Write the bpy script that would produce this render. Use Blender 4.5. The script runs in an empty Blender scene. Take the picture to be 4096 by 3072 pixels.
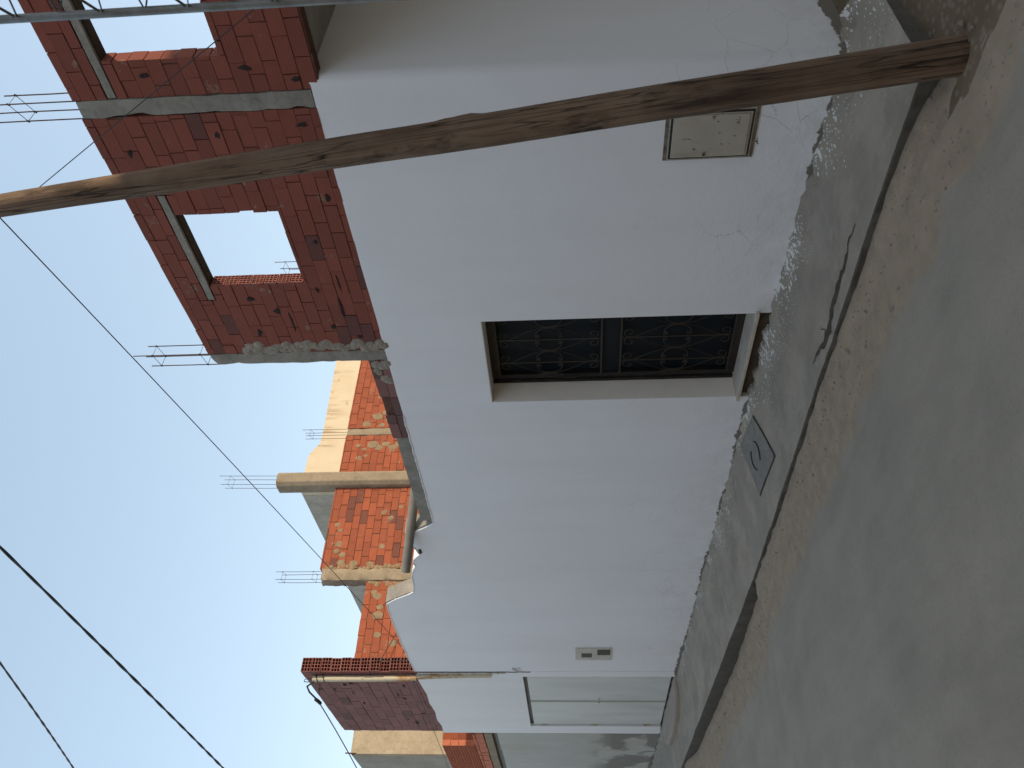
import bpy, bmesh, math, random
from mathutils import Vector, Matrix, noise
S = bpy.context.scene
COL = S.collection
R_ = math.radians
rnd = random.Random(7)

# ---------------------------------------------------------------- camera (phone held on its side: world up points to picture left)
cam_d = bpy.data.cameras.new("camera"); cam = bpy.data.objects.new("camera", cam_d); COL.objects.link(cam)
cam_d.sensor_width = 36; cam_d.lens = 796/1024*36; cam_d.clip_start = 0.05; cam_d.clip_end = 2000
cam_d.dof.use_dof = True; cam_d.dof.focus_distance = 10; cam_d.dof.aperture_fstop = 8
right = Vector((-0.069029, 0.025152, -0.997298)); down = Vector((-0.642422, -0.765938, 0.025149)); fwd = Vector((-0.763236, 0.642422, 0.06903))
M = Matrix.Identity(4)
for i, c in enumerate((right, -down, -fwd)):
    for j in range(3): M[j][i] = c[j]
M.translation = Vector((0, -4.1, 1.6))
cam.matrix_world = M
S.camera = cam
# ---------------------------------------------------------------- sky and sun
SUN_AZ, SUN_EL = R_(30), R_(27)            # azimuth from +X towards +Y
w = bpy.data.worlds.new("World"); S.world = w; w.use_nodes = True
nt = w.node_tree; bg = nt.nodes["Background"]
sky = nt.nodes.new("ShaderNodeTexSky"); sky.sky_type = 'NISHITA'; sky.sun_disc = False
sky.sun_elevation = SUN_EL; sky.sun_rotation = math.pi/2 - SUN_AZ
sky.air_density = 1.0; sky.dust_density = 1.2; sky.ozone_density = 1.0
ga = nt.nodes.new("ShaderNodeGamma"); ga.inputs[1].default_value = .5       # dusty air evens the sky out
hz = nt.nodes.new("ShaderNodeHueSaturation"); hz.inputs["Saturation"].default_value = 1.08; hz.inputs["Hue"].default_value = .492; hz.inputs["Value"].default_value = 1.2
nt.links.new(sky.outputs[0], ga.inputs[0]); nt.links.new(ga.outputs[0], hz.inputs["Color"]); nt.links.new(hz.outputs[0], bg.inputs[0]); bg.inputs[1].default_value = 0.15
sd = bpy.data.lights.new("sun", 'SUN'); sd.energy = 1.3; sd.angle = R_(0.5); sd.color = (1, 0.82, 0.56)
so = bpy.data.objects.new("sun", sd); COL.objects.link(so)
dirs = Vector((math.cos(SUN_EL)*math.cos(SUN_AZ), math.cos(SUN_EL)*math.sin(SUN_AZ), math.sin(SUN_EL)))
so.rotation_euler = dirs.to_track_quat('Z', 'Y').to_euler(); so.location = (8, 6, 12)
S.view_settings.view_transform = 'Standard'; S.view_settings.look = 'None'
S.view_settings.exposure = 1.54; S.view_settings.gamma = 1
S.render.engine = 'CYCLES'

# ---------------------------------------------------------------- material helpers
class NT:
    def __init__(s, name):
        s.m = bpy.data.materials.new(name); s.m.use_nodes = True
        s.t = s.m.node_tree; s.b = s.t.nodes["Principled BSDF"]; s.pos = s.n("ShaderNodeNewGeometry").outputs["Position"]
    def n(s, kind, **kw):
        x = s.t.nodes.new(kind)
        for k, v in kw.items(): setattr(x, k, v)
        return x
    def l(s, a, b): s.t.links.new(a, b)
    def map(s, scale=(1,1,1), loc=(0,0,0), rot=(0,0,0), src=None):
        x = s.n("ShaderNodeMapping"); x.inputs[1].default_value = loc; x.inputs[2].default_value = rot; x.inputs[3].default_value = scale
        s.l(src or s.pos, x.inputs[0]); return x.outputs[0]
    def noise(s, scale, detail=5, rough=.55, vec=None, dist=0):
        x = s.n("ShaderNodeTexNoise"); x.inputs["Scale"].default_value = scale; x.inputs["Detail"].default_value = detail
        x.inputs["Roughness"].default_value = rough; x.inputs["Distortion"].default_value = dist
        s.l(vec or s.pos, x.inputs[0]); return x.outputs[0]
    def vor(s, scale, vec=None, feature='F1', out=0, rnd=1):
        x = s.n("ShaderNodeTexVoronoi"); x.feature = feature; x.inputs["Scale"].default_value = scale
        x.inputs["Randomness"].default_value = rnd
        s.l(vec or s.pos, x.inputs[0]); return x.outputs[out]
    def ramp(s, fac, *stops, mode='LINEAR'):
        x = s.n("ShaderNodeValToRGB"); e = x.color_ramp.elements; x.color_ramp.interpolation = mode
        while len(e) < len(stops): e.new(0.5)
        for i, (p, c) in enumerate(stops):
            e[i].position = p; e[i].color = (c if isinstance(c, tuple) else (c, c, c)) + (1,)
        s.l(fac, x.inputs[0]); return x.outputs[0]
    def mix(s, f, a, b, mode='MIX'):
        x = s.n("ShaderNodeMix"); x.data_type = 'RGBA'; x.blend_type = mode
        for i, v in ((0, f), (6, a), (7, b)):
            if isinstance(v, (int, float)) : x.inputs[i].default_value = v if i == 0 else (v, v, v, 1)
            elif isinstance(v, tuple): x.inputs[i].default_value = v + (1,)
            else: s.l(v, x.inputs[i])
        return x.outputs[2]
    def math(s, op, a, b=0.0, clamp=False):
        x = s.n("ShaderNodeMath"); x.operation = op; x.use_clamp = clamp
        for i, v in ((0, a), (1, b)):
            if isinstance(v, (int, float)): x.inputs[i].default_value = v
            else: s.l(v, x.inputs[i])
        return x.outputs[0]
    def xyz(s): 
        x = s.n("ShaderNodeSeparateXYZ"); s.l(s.pos, x.inputs[0]); return x.outputs
    def bump(s, *hs):
        prev = None
        for h, st, d in hs:
            x = s.n("ShaderNodeBump"); x.inputs["Strength"].default_value = st; x.inputs["Distance"].default_value = d
            s.l(h, x.inputs["Height"])
            if prev: s.l(prev, x.inputs["Normal"])
            prev = x.outputs[0]
        s.l(prev, s.b.inputs["Normal"])
    def done(s, col, rough=.85, metal=0, spec=.3):
        if isinstance(col, tuple): s.b.inputs["Base Color"].default_value = col + (1,)
        else: s.l(col, s.b.inputs["Base Color"])
        if isinstance(rough, (int, float)): s.b.inputs["Roughness"].default_value = rough
        else: s.l(rough, s.b.inputs["Roughness"])
        s.b.inputs["Metallic"].default_value = metal
        s.b.inputs["Specular IOR Level"].default_value = spec
        return s.m

def mat_paint(name, base=(.765,.765,.795), warm=(.75,.74,.75), grime=0.0):
    a = NT(name); X = a.xyz()
    big = a.noise(.7, 4, .5); mid = a.noise(3.2, 6, .6); fine = a.noise(55, 4, .6)
    streak = a.noise(1.0, 5, .6, a.map((2.2, 2.2, .35)))
    c = a.mix(a.ramp(big, (.35, 0.), (.68, 1.)), base, warm)
    c = a.mix(a.math('MULTIPLY', a.ramp(streak, (.45, 0.), (.75, 1.)), .22), c, (.58,.57,.56))
    c = a.mix(a.math('MULTIPLY', a.ramp(mid, (.5, 0.), (.72, 1.)), .16), c, (.73,.73,.74))
    # splash dirt towards the pavement
    h = a.math('SUBTRACT', 1.0, a.math('DIVIDE', a.math('SUBTRACT', X[2], .1), .9), True)
    h = a.math('MULTIPLY', a.math('POWER', h, 2.5, True), a.ramp(a.noise(5, 6, .7), (.38, 0.), (.75, 1.)))
    c = a.mix(a.math('MULTIPLY', h, .45), c, (.42,.39,.36))
    # tiny chips
    chips = a.ramp(a.vor(14), (.028, 1.), (.04, 0.)); chips = a.math('MULTIPLY', chips, a.ramp(a.noise(2.3, 3), (.56, 0.), (.62, 1.)))
    c = a.mix(a.math('MULTIPLY', chips, .6), c, (.25,.22,.19))
    # hairline cracks low on the wall
    cr = a.vor(2.3, a.map((1, 1, 1.7), src=a.mix(.14, a.pos, a.noise(4, 5, .7), 'ADD')), 'DISTANCE_TO_EDGE')
    cr = a.ramp(cr, (.0, 1.), (.006, 0.)); cr = a.math('MULTIPLY', cr, a.ramp(a.noise(1.1, 3), (.52, 0.), (.60, 1.)))
    low = a.math('SUBTRACT', 1.0, a.math('DIVIDE', X[2], 1.5), True)
    crl = a.math('MULTIPLY', cr, a.ramp(low, (.15, 0.), (.4, 1.)))
    c = a.mix(a.math('MULTIPLY', crl, .6), c, (.26,.25,.24))
    # ragged lower edge of the paint: bare mortar below it
    edge = a.math('SUBTRACT', X[2], a.math('MULTIPLY', a.noise(9, 6, .75), .13))
    thr = a.math('ADD', a.math('MULTIPLY', a.ramp(a.noise(1.7, 4, .6), (.44, 0.), (.70, 1.)), .055), a.math('ADD', .022, a.math('MULTIPLY', a.math('ADD', X[0], 2.2), -.011)))
    e = a.ramp(a.math('ADD', a.math('MULTIPLY', a.math('SUBTRACT', edge, thr), 40), .5, True), (.3, 0.), (.55, 1.))
    c = a.mix(e, (.19,.165,.14), c)
    if grime:
        lowz = a.math('SUBTRACT', 1.0, a.math('DIVIDE', X[2], 2.6), True)
        c = a.mix(a.math('MULTIPLY', a.math('MULTIPLY', a.ramp(a.noise(1.3, 6, .6), (.46, 0.), (.52, 1.)), a.ramp(lowz, (.45, 0.), (.62, 1.))), grime), c, (.16,.15,.13))
    a.bump((fine, .2, .004), (a.noise(9, 6, .6), .2, .012), (a.noise(1.6, 3), .3, .03), (a.math('MULTIPLY', a.noise(24, 5, .7), a.math('POWER', low, 2, True)), .45, .012), (crl, -.9, .006), (e, .8, .008))
    return a.done(c, .78, 0, .25)

def mat_concrete(name, c1=(.30,.275,.235), c2=(.20,.185,.16), sc=6, bumpd=.01):
    a = NT(name)
    c = a.mix(a.ramp(a.noise(sc, 7, .65), (.35, 0.), (.66, 1.)), c1, c2)
    c = a.mix(a.math('MULTIPLY', a.ramp(a.noise(sc*5, 4, .6), (.5, 0.), (.68, 1.)), .35), c, tuple(v*.55 for v in c2))
    pits = a.ramp(a.vor(28), (.05, 1.), (.12, 0.)); pits = a.math('MULTIPLY', pits, a.ramp(a.noise(7, 3), (.55, 0.), (.62, 1.)))
    c = a.mix(a.math('MULTIPLY', pits, .5), c, tuple(v*.4 for v in c2))
    a.bump((a.noise(60, 5, .6), .4, .004), (a.noise(8, 6, .6), .5, bumpd), (pits, -.6, .006))
    return a.done(c, .9, 0, .2)

def mat_brick(name, cA, cB, cC, purple=0):
    a = NT(name)
    at = a.n("ShaderNodeAttribute"); at.attribute_name = "tone"
    sp = a.n("ShaderNodeSeparateColor"); a.l(at.outputs["Color"], sp.inputs[0])
    c = a.ramp(sp.outputs[0], (0., cC), (.12, cC), (.2, cB), (.55, cA), (1., tuple(min(1, v*1.18) for v in cA)))
    off = a.n("ShaderNodeVectorMath"); off.operation = 'MULTIPLY_ADD'
    a.l(at.outputs["Color"], off.inputs[0]); off.inputs[1].default_value = (7, 5, 9); a.l(a.pos, off.inputs[2])
    c = a.mix(a.math('MULTIPLY', a.ramp(a.noise(7, 6, .65, off.outputs[0]), (.42, 0.), (.7, 1.)), .5), c, cB)
    # scored grooves run along each course
    g = a.n("ShaderNodeTexWave"); g.wave_type = 'BANDS'; g.bands_direction = 'Z'; g.inputs["Scale"].default_value = 16; g.inputs["Distortion"].default_value = .6
    a.l(off.outputs[0], g.inputs[0])
    c = a.mix(a.math('MULTIPLY', a.ramp(g.outputs[1], (.75, 0.), (1., 1.)), .10), c, tuple(v*.55 for v in cB))
    # smears and dribbles of mortar
    sm = a.math('MULTIPLY', a.ramp(a.noise(5.5, 7, .72), (.60, 0.), (.66, 1.)), .55)
    c = a.mix(sm, c, (.30,.22,.16))
    a.bump((g.outputs[1], .2, .002), (a.noise(80, 4), .3, .002), (sm, .5, .004))
    return a.done(c, .88, 0, .2)

def mat_plain(name, c1, c2, sc=8, rough=.6, metal=0, bump=.002, spec=.4, stretch=(1,1,1)):
    a = NT(name)
    c = a.mix(a.ramp(a.noise(sc, 6, .65, a.map(stretch)), (.4, 0.), (.65, 1.)), c1, c2)
    a.bump((a.noise(sc*6, 5), .4, bump))
    return a.done(c, rough, metal, spec)

M_white = mat_paint("wall_paint")
M_whiteB = mat_paint("wall_paint_far", (.77,.77,.78), (.76,.76,.75))
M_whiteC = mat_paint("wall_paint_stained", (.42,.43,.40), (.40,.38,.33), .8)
M_conc = mat_concrete("concrete_cast")
M_conc2 = mat_concrete("concrete_warm", (.31,.25,.175), (.23,.185,.13))
M_joint = mat_concrete("mortar_joint", (.17,.085,.06), (.08,.038,.03), 11, .012)
M_jointC = mat_concrete("mortar_joint_light", (.34,.27,.19), (.06,.04,.03), 11, .012)
M_brickA = mat_brick("brick_shaded", (.220,.066,.046), (.178,.058,.043), (.125,.055,.047))
M_brickB = mat_brick("brick_brown", (.215,.105,.095), (.185,.095,.086), (.135,.078,.074))
M_brickC = mat_brick("brick_orange", (.295,.083,.042), (.225,.066,.037), (.145,.058,.044))
M_cream = mat_concrete("render_cream", (.62,.52,.37), (.55,.45,.32), 3, .006)
M_creamD = mat_concrete("render_tan", (.42,.345,.245), (.32,.26,.185), 3, .006)
M_daub = mat_concrete("mortar_daub", (.29,.215,.135), (.21,.15,.09), 16, .012)
M_iron = mat_plain("wrought_iron", (.045,.036,.024), (.032,.027,.022), 30, .6, .2)
M_sheet = mat_plain("door_sheet", (.006,.010,.015), (.009,.013,.017), 5, .55, .0, .001, .15)
M_dark = mat_plain("dark_metal_and_shade", (.02,.018,.017), (.035,.028,.025), 12, .5, .3)
M_steel = mat_plain("galvanised_steel", (.20,.21,.21), (.13,.13,.12), 12, .5, .6)
M_rebar = mat_plain("rebar_steel", (.055,.04,.045), (.09,.05,.035), 25, .7, .3)
M_pvc = mat_plain("grey_pvc", (.22,.205,.175), (.17,.16,.14), 5, .55, 0, .001)
M_black = mat_plain("black_rubber_and_shade", (.012,.012,.014), (.02,.02,.02), 20, .6)
M_marble = mat_plain("sill_marble", (.50,.44,.37), (.40,.34,.28), 7, .5)
M_jamb = mat_plain("jamb_paint_lit", (.82,.76,.69), (.76,.70,.63), 3, .8, 0, .003)  # warm reflected light on the reveals is put into this pale tone
M_earth = mat_concrete("dark_earth_and_shade", (.10,.075,.055), (.05,.04,.033), 14, .02)
M_cell = mat_plain("brick_hollow", (.16,.055,.045), (.09,.035,.03), 14, .9)
M_rib = mat_plain("brick_rib", (.24,.085,.068), (.18,.068,.058), 14, .85)
M_ribO = mat_plain("brick_rib_orange", (.50,.16,.085), (.42,.13,.07), 14, .85)
M_panel = mat_plain("door_leaf_paint", (.56,.58,.555), (.48,.50,.48), 3, .5, .0, .002, .4, (1,1,.3))
M_plate = mat_plain("meter_plate", (.50,.49,.42), (.42,.41,.36), 8, .6)
M_mirror = NT("reflecting_glass").done((.38,.38,.38), .04, .85, .8)
M_glass = NT("dark_glass").done((.01,.012,.015), .06, 0, .8)

def mat_box():
    a = NT("meter_door_paint")
    c = a.mix(a.ramp(a.noise(4, 5), (.4, 0.), (.65, 1.)), (.41,.375,.305), (.37,.33,.26))
    sp = a.ramp(a.noise(38, 5, .7, a.map((1, 1, .6))), (.60, 0.), (.64, 1.))
    sp = a.math('MULTIPLY', sp, a.ramp(a.noise(9, 3), (.44, 0.), (.52, 1.)))
    c = a.mix(sp, c, (.08,.055,.04))
    a.bump((a.noise(40, 4), .3, .002)); return a.done(c, .6, 0, .35)
M_box = mat_box()
def mat_rustpipe():
    a = NT("rusty_cream_pipe"); v = a.map((1, 1, .5))
    c = a.mix(a.ramp(a.noise(5, 6, .7, v), (.50, 0.), (.62, 1.)), (.52,.46,.33), (.36,.17,.055))
    c = a.mix(a.ramp(a.noise(22, 5, .7, v), (.62, 0.), (.66, 1.)), c, (.10,.05,.03))
    a.bump((a.noise(40, 4), .3, .002)); return a.done(c, .7, 0, .3)
M_rust = mat_rustpipe()
def mat_wood():
    a = NT("weathered_wood")
    # grain follows the leaning trunk (object space along its own Z)
    tc = a.n("ShaderNodeTexCoord").outputs["Object"]
    g = a.map((14, 14, .9), src=tc); g2 = a.map((46, 46, 1.6), src=tc)
    c = a.mix(a.ramp(a.noise(1.0, 7, .65, g), (.40, 0.), (.58, 1.)), (.190,.124,.082), (.105,.067,.043))
    c = a.mix(a.math('MULTIPLY', a.ramp(a.noise(1.6, 4, .6, tc), (.45, 0.), (.62, 1.)), .5), c, (.225,.165,.118))
    blot = a.ramp(a.noise(1.9, 6, .7, a.map((3, 3, 1.1), src=tc)), (.55, 0.), (.64, 1.))
    c = a.mix(a.math('MULTIPLY', blot, .7), c, (.045,.028,.019))
    # old tar band around breast height
    z = a.n("ShaderNodeSeparateXYZ"); a.l(tc, z.inputs[0]); z = z.outputs[2]
    band = a.math('MULTIPLY', a.ramp(a.math('DIVIDE', z, 2.0), (.42, 0.), (.50, 1.), (.63, 1.), (.72, 0.)), a.ramp(a.noise(1.3, 6, .7, g), (.36, 0.), (.58, 1.)))
    c = a.mix(a.math('MULTIPLY', band, .75), c, (.028,.020,.016))
    cr = a.ramp(a.vor(1.0, a.mix(.5, g2, a.noise(3, 4, .6, tc), 'ADD'), 'DISTANCE_TO_EDGE'), (.0, 1.), (.075, 0.))
    cr = a.math('MULTIPLY', cr, a.ramp(a.noise(1.0, 4, .6, a.map((9, 9, 1.2), src=tc)), (.42, 0.), (.54, 1.)))
    c = a.mix(cr, c, (.02,.013,.01))
    a.bump((a.noise(1.0, 6, .7, g), .6, .008), (cr, -1.0, .01), (a.noise(1, 4, .6, g2), .4, .003))
    return a.done(c, .85, 0, .2)
M_wood = mat_wood()

def ground_mat(name, c1, c2, c3, sc, flecks=False, rub=False, worn=0, blotch=1.1, edge=False):
    a = NT(name); X = a.xyz()
    c = a.mix(a.ramp(a.noise(sc, 7, .62), (.36, 0.), (.64, 1.)), c1, c2)
    c = a.mix(a.math('MULTIPLY', a.ramp(a.noise(blotch, 6, .6, a.map((.7, 1.3, 1))), (.47, 0.), (.66, 1.)), .45), c, c3)
    fine = a.noise(70, 6, .7)
    c = a.mix(a.math('MULTIPLY', a.ramp(a.noise(1.0, 7, .68, a.map((1.1, 4.5, 1))), (.46, 0.), (.70, 1.)), .35), c, tuple(v*.72 for v in c2))
    c = a.mix(a.math('MULTIPLY', a.ramp(fine, (.50, 0.), (.72, 1.)), .3), c, tuple(v*.5 for v in c2))
    hs = [(fine, .5, .004), (a.noise(7, 7, .6), .5, .02)]
    if rub:
        v = a.vor(26); c = a.mix(a.math('MULTIPLY', a.ramp(v, (.25, 1.), (.45, 0.)), .35), c, (.29,.245,.19))
        v2 = a.vor(75); c = a.mix(a.math('MULTIPLY', a.ramp(v2, (.12, 1.), (.2, 0.)), .5), c, (.10,.075,.055))
        hs += [(v, -.8, .02), (v2, -.5, .008)]
    if worn:   # a thin lighter cement wash lying over the concrete
        wv = a.ramp(a.noise(2.1, 7, .7), (.50, 0.), (.56, 1.)); c = a.mix(a.math('MULTIPLY', wv, worn), c, tuple(min(1, v*1.5) for v in c1))
    if edge:   # tan rubble thinning out onto the road
        ey = a.math('ADD', X[1], a.math('MULTIPLY', a.noise(2.2, 7, .7), .55))
        e = a.ramp(a.math('MULTIPLY', a.math('ADD', ey, 1.16), 4.0, True), (.12, 0.), (.34, 1.))
        tan = a.mix(a.ramp(a.noise(9, 7, .62), (.36, 0.), (.64, 1.)), (.318,.245,.170), (.25,.193,.137))
        c = a.mix(e, c, tan)
    if flecks: # drips of white paint, thick near the wall and thinning outwards
        d = a.math('DIVIDE', a.math('MULTIPLY', X[1], -1.0), .75, True)
        sp = a.vor(19, a.map((1, .55, 1), src=a.mix(.04, a.pos, a.noise(20, 3), 'ADD')))
        sz = a.math('MULTIPLY', a.math('POWER', a.math('SUBTRACT', 1.0, d, True), 2.0), .46)
        sz = a.math('MULTIPLY', sz, a.ramp(a.noise(2.6, 5, .65), (.36, 0.1), (.62, 1.)))
        f1 = a.math('LESS_THAN', sp, sz)
        sp2 = a.vor(48, a.map((1, .6, 1))); f2 = a.math('LESS_THAN', sp2, a.math('MULTIPLY', sz, 1.1))
        f = a.math('MAXIMUM', f1, f2)
        near = a.ramp(a.math('DIVIDE', a.math('ADD', X[0], 9.0), 8.0), (.0, .35), (.8, 1.))
        c = a.mix(a.math('MULTIPLY', f, near), c, (.62,.60,.56))
        hs += [(f, .3, .002)]
    a.bump(*hs); return a.done(c, .9, 0, .25)
M_road = ground_mat("road_concrete", (.290,.252,.200), (.246,.216,.172), (.312,.274,.218), 2.2, blotch=.8, edge=True)
M_pave = ground_mat("pavement_concrete", (.315,.268,.210), (.242,.210,.168), (.27,.24,.20), 3.0, True, worn=.2)
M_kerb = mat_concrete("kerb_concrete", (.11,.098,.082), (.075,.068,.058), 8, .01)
M_verge = ground_mat("verge_rubble", (.335,.258,.178), (.26,.20,.142), (.31,.252,.185), 9, rub=True)
M_soil = ground_mat("alley_soil", (.16,.115,.07), (.12,.085,.052), (.21,.16,.105), 4, rub=True)
M_far = ground_mat("open_ground", (.22,.18,.13), (.18,.15,.11), (.26,.22,.17), 2)

# ---------------------------------------------------------------- object helpers
def tag(o, label=None, cat=None, group=None, kind=None):
    if label: o["label"] = label
    if cat: o["category"] = cat
    if group: o["group"] = group
    if kind: o["kind"] = kind
    return o
def thing(name, loc, label, cat, group=None):
    o = bpy.data.objects.new(name, None); COL.objects.link(o); o.location = loc; o.empty_display_size = .2
    return tag(o, label, cat, group)
def world_loc(o):
    v = Vector(o.location)
    while o.parent: o = o.parent; v += Vector(o.location)
    return v

class MB:
    """collects geometry in world metres; build() links it as one mesh object"""
    def __init__(s): s.v = []; s.f = []; s.mi = []; s.sm = []; s.tone = []
    def add(s, vs, fs, mi=0, smooth=False, tone=None):
        b = len(s.v); s.v += [tuple(v) for v in vs]
        t = tone or (rnd.random(), rnd.random(), rnd.random(), 1)
        for f in fs: s.f.append([b+i for i in f]); s.mi.append(mi); s.sm.append(smooth); s.tone.append(t)
    def box(s, a, b, mi=0, tone=None, jit=0):
        (x0,y0,z0),(x1,y1,z1) = a, b
        vs = [(x0,y0,z0),(x1,y0,z0),(x1,y1,z0),(x0,y1,z0),(x0,y0,z1),(x1,y0,z1),(x1,y1,z1),(x0,y1,z1)]
        if jit: vs = [tuple(c + rnd.uniform(-jit, jit) for c in v) for v in vs]
        s.add(vs, [(0,3,2,1),(4,5,6,7),(0,1,5,4),(1,2,6,5),(2,3,7,6),(3,0,4,7)], mi, False, tone)
    def rough_box(s, a, b, step=.06, amp=.006, mi=0, freq=7, chip=0):
        """a cast block with uneven faces"""
        n = [max(1, int(round(abs(b[i]-a[i])/step))) for i in range(3)]
        idx = {}; vs = []
        def gv(i, j, k):
            key = (i, j, k)
            if key not in idx:
                p = Vector((a[0]+(b[0]-a[0])*i/n[0], a[1]+(b[1]-a[1])*j/n[1], a[2]+(b[2]-a[2])*k/n[2]))
                d = noise.noise_vector(p*freq)*amp
                edges = (i in (0, n[0])) + (j in (0, n[1])) + (k in (0, n[2]))
                if edges >= 2:   # worn arrises
                    c = (Vector(a)+Vector(b))/2
                    q = Vector([-.0 if x not in (0, m) else (c[t]-p[t])/abs(c[t]-p[t] or 1) for t, (x, m) in enumerate(((i,n[0]),(j,n[1]),(k,n[2])))])
                    d += q*(.006 + chip*max(0, noise.noise(p*9)-.1))
                idx[key] = len(vs); vs.append(p+d)
            return idx[key]
        fs = []
        for (u, v2, w_) in ((0,1,2),(1,2,0),(2,0,1)):
            for side in (0, n[w_]):
                for i in range(n[u]):
                    for j in range(n[v2]):
                        q = []
                        for (di, dj) in ((0,0),(1,0),(1,1),(0,1)):
                            t = [0,0,0]; t[u] = i+di; t[v2] = j+dj; t[w_] = side; q.append(gv(*t))
                        fs.append(q if side else q[::-1])
        s.add(vs, fs, mi, True)
    def tube(s, pts, r, n=8, mi=0, cap=True, r2=None):
        pts = [Vector(p) for p in pts]; N = len(pts); rings = []
        up = None
        for i, p in enumerate(pts):
            d = (pts[min(i+1, N-1)] - pts[max(i-1, 0)]).normalized()
            if up is None: up = d.orthogonal().normalized()
            up = (up - d*up.dot(d)).normalized(); sd_ = d.cross(up)
            rr = r if r2 is None else r + (r2-r)*i/(N-1)
            rings.append([p + (up*math.cos(t) + sd_*math.sin(t))*rr for t in [2*math.pi*k/n for k in range(n)]])
        vs = [v for rg in rings for v in rg]; fs = []
        for i in range(N-1):
            for k in range(n):
                fs.append((i*n+k, i*n+(k+1)%n, (i+1)*n+(k+1)%n, (i+1)*n+k))
        s.add(vs, fs, mi, True)
        if cap:
            s.add(rings[0], [tuple(range(n))[::-1]], mi); s.add(rings[-1], [tuple(range(n))], mi)
    def prism(s, outline, y0, y1, axis='Y', mi=0):
        """outline [(u, z)] pushed from y0 to y1; axis Y: u is x; axis X: u is y; axis Z: outline is (x, y)"""
        def P(u, z, d): return (u, d, z) if axis == 'Y' else ((d, u, z) if axis == 'X' else (u, z, d))
        n = len(outline)
        vs = [P(u, z, y0) for u, z in outline] + [P(u, z, y1) for u, z in outline]
        fs = [tuple(range(n)), tuple(range(2*n-1, n-1, -1))] + [((i+1)%n, i, n+i, n+(i+1)%n) for i in range(n)]
        s.add(vs, fs, mi)
    def build(s, name, mats, parent=None, fix=True, label=None, tri=False):
        me = bpy.data.meshes.new(name); off = world_loc(parent) if parent else Vector((0,0,0))
        me.from_pydata([Vector(v)-off for v in s.v], [], s.f)
        for m in (mats if isinstance(mats, (list, tuple)) else [mats]): me.materials.append(m)
        me.polygons.foreach_set("material_index", s.mi); me.polygons.foreach_set("use_smooth", s.sm)
        at = me.color_attributes.new("tone", 'FLOAT_COLOR', 'CORNER')
        buf = []
        for p, t in zip(me.polygons, s.tone): buf += list(t)*p.loop_total
        at.data.foreach_set("color", buf)
        if fix:
            bm = bmesh.new(); bm.from_mesh(me); bmesh.ops.recalc_face_normals(bm, faces=bm.faces)
            if tri: bmesh.ops.triangulate(bm, faces=[f for f in bm.faces if len(f.verts) > 4])
            bm.to_mesh(me); bm.free()
        if any(s.sm): me.set_sharp_from_angle(angle=R_(38))
        me.update()
        o = bpy.data.objects.new(name, me); COL.objects.link(o)
        if parent: o.parent = parent
        if label: o["label"] = label
        return o

def rects_minus(u0, u1, z0, z1, holes):
    """split a rectangle around window holes -> list of rectangles"""
    out = [(u0, u1, z0, z1)]
    for (a, b, c, d) in holes:
        nxt = []
        for (p, q, r, t) in out:
            if b <= p or a >= q or d <= r or c >= t: nxt.append((p, q, r, t)); continue
            if a > p: nxt.append((p, a, r, t))
            if b < q: nxt.append((b, q, r, t))
            m0, m1 = max(p, a), min(q, b)
            if c > r: nxt.append((m0, m1, r, c))
            if d < t: nxt.append((m0, m1, d, t))
        out = nxt
    return out
def bricks(mb, axis, face, depth, u0, u1, z0, z1, holes=(), L=.30, H=.146, sd_=1, brown=.08, gap=.006, topline=None, z_origin=None, cavity=.02, rec=.011):
    """brickwork: axis 'Y' = wall facing -Y at y=face, axis 'X' = wall facing +X at x=face (depth goes behind it)"""
    rg = random.Random(sd_)
    sgn = 1 if axis == 'Y' else -1
    def put(ua, ub, za, zb, d0, d1, mi, tone=None, jit=0):
        if ub-ua < .012 or zb-za < .012: return
        a, b = face + sgn*d0, face + sgn*d1; a, b = min(a, b), max(a, b)
        if axis == 'Y': mb.box((ua, a, za), (ub, b, zb), mi, tone, jit)
        else: mb.box((a, ua, za), (b, ub, zb), mi, tone, jit)
    z = z_origin if z_origin is not None else z0; row = 0
    while z < z1 - .01:
        h = H
        u = u0 - L*(.5 if row % 2 else 0) - rg.uniform(0, .06)
        while u < u1:
            ln = L*rg.choice((1, 1, 1, 1, 1, .97, .55 if rg.random() < .25 else 1)); ua, ub = max(u, u0), min(u+ln, u1)
            zt = z1 if topline is None else min(z1, topline((ua+ub)/2))
            if rg.random() < cavity: u += ln; continue
            t = rg.uniform(.3, .9) if rg.random() > brown else rg.uniform(0, .1)
            tone = (t, rg.random(), rg.random(), 1)
            g = gap*rg.uniform(.3, 1.8); gz = gap*rg.uniform(.3, 1.4)
            for (a, b, c, d) in rects_minus(ua, ub, max(z, z0), min(z+h, zt), holes):
                put(a+(g/2 if a > u0 else 0), b-(g/2 if b < u1 else 0), c+gz/2, d-gz/2, rg.uniform(-.003, .004), depth-rg.uniform(0, .004), 0, tone, .0015)
            u += ln
        z += h; row += 1
    e = .002
    for (a, b, c, d) in rects_minus(u0, u1, z0, z1 if topline is None else z1, [(p-.014, q+.014, r-.014, t+.014) for p, q, r, t in holes]):
        zt = d-.012 if topline is None else min(d-.012, topline((a+b)/2)-.02)
        if zt > c: put(a+e, b-e, c+e, zt, rec, depth-.011, 1)

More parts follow.
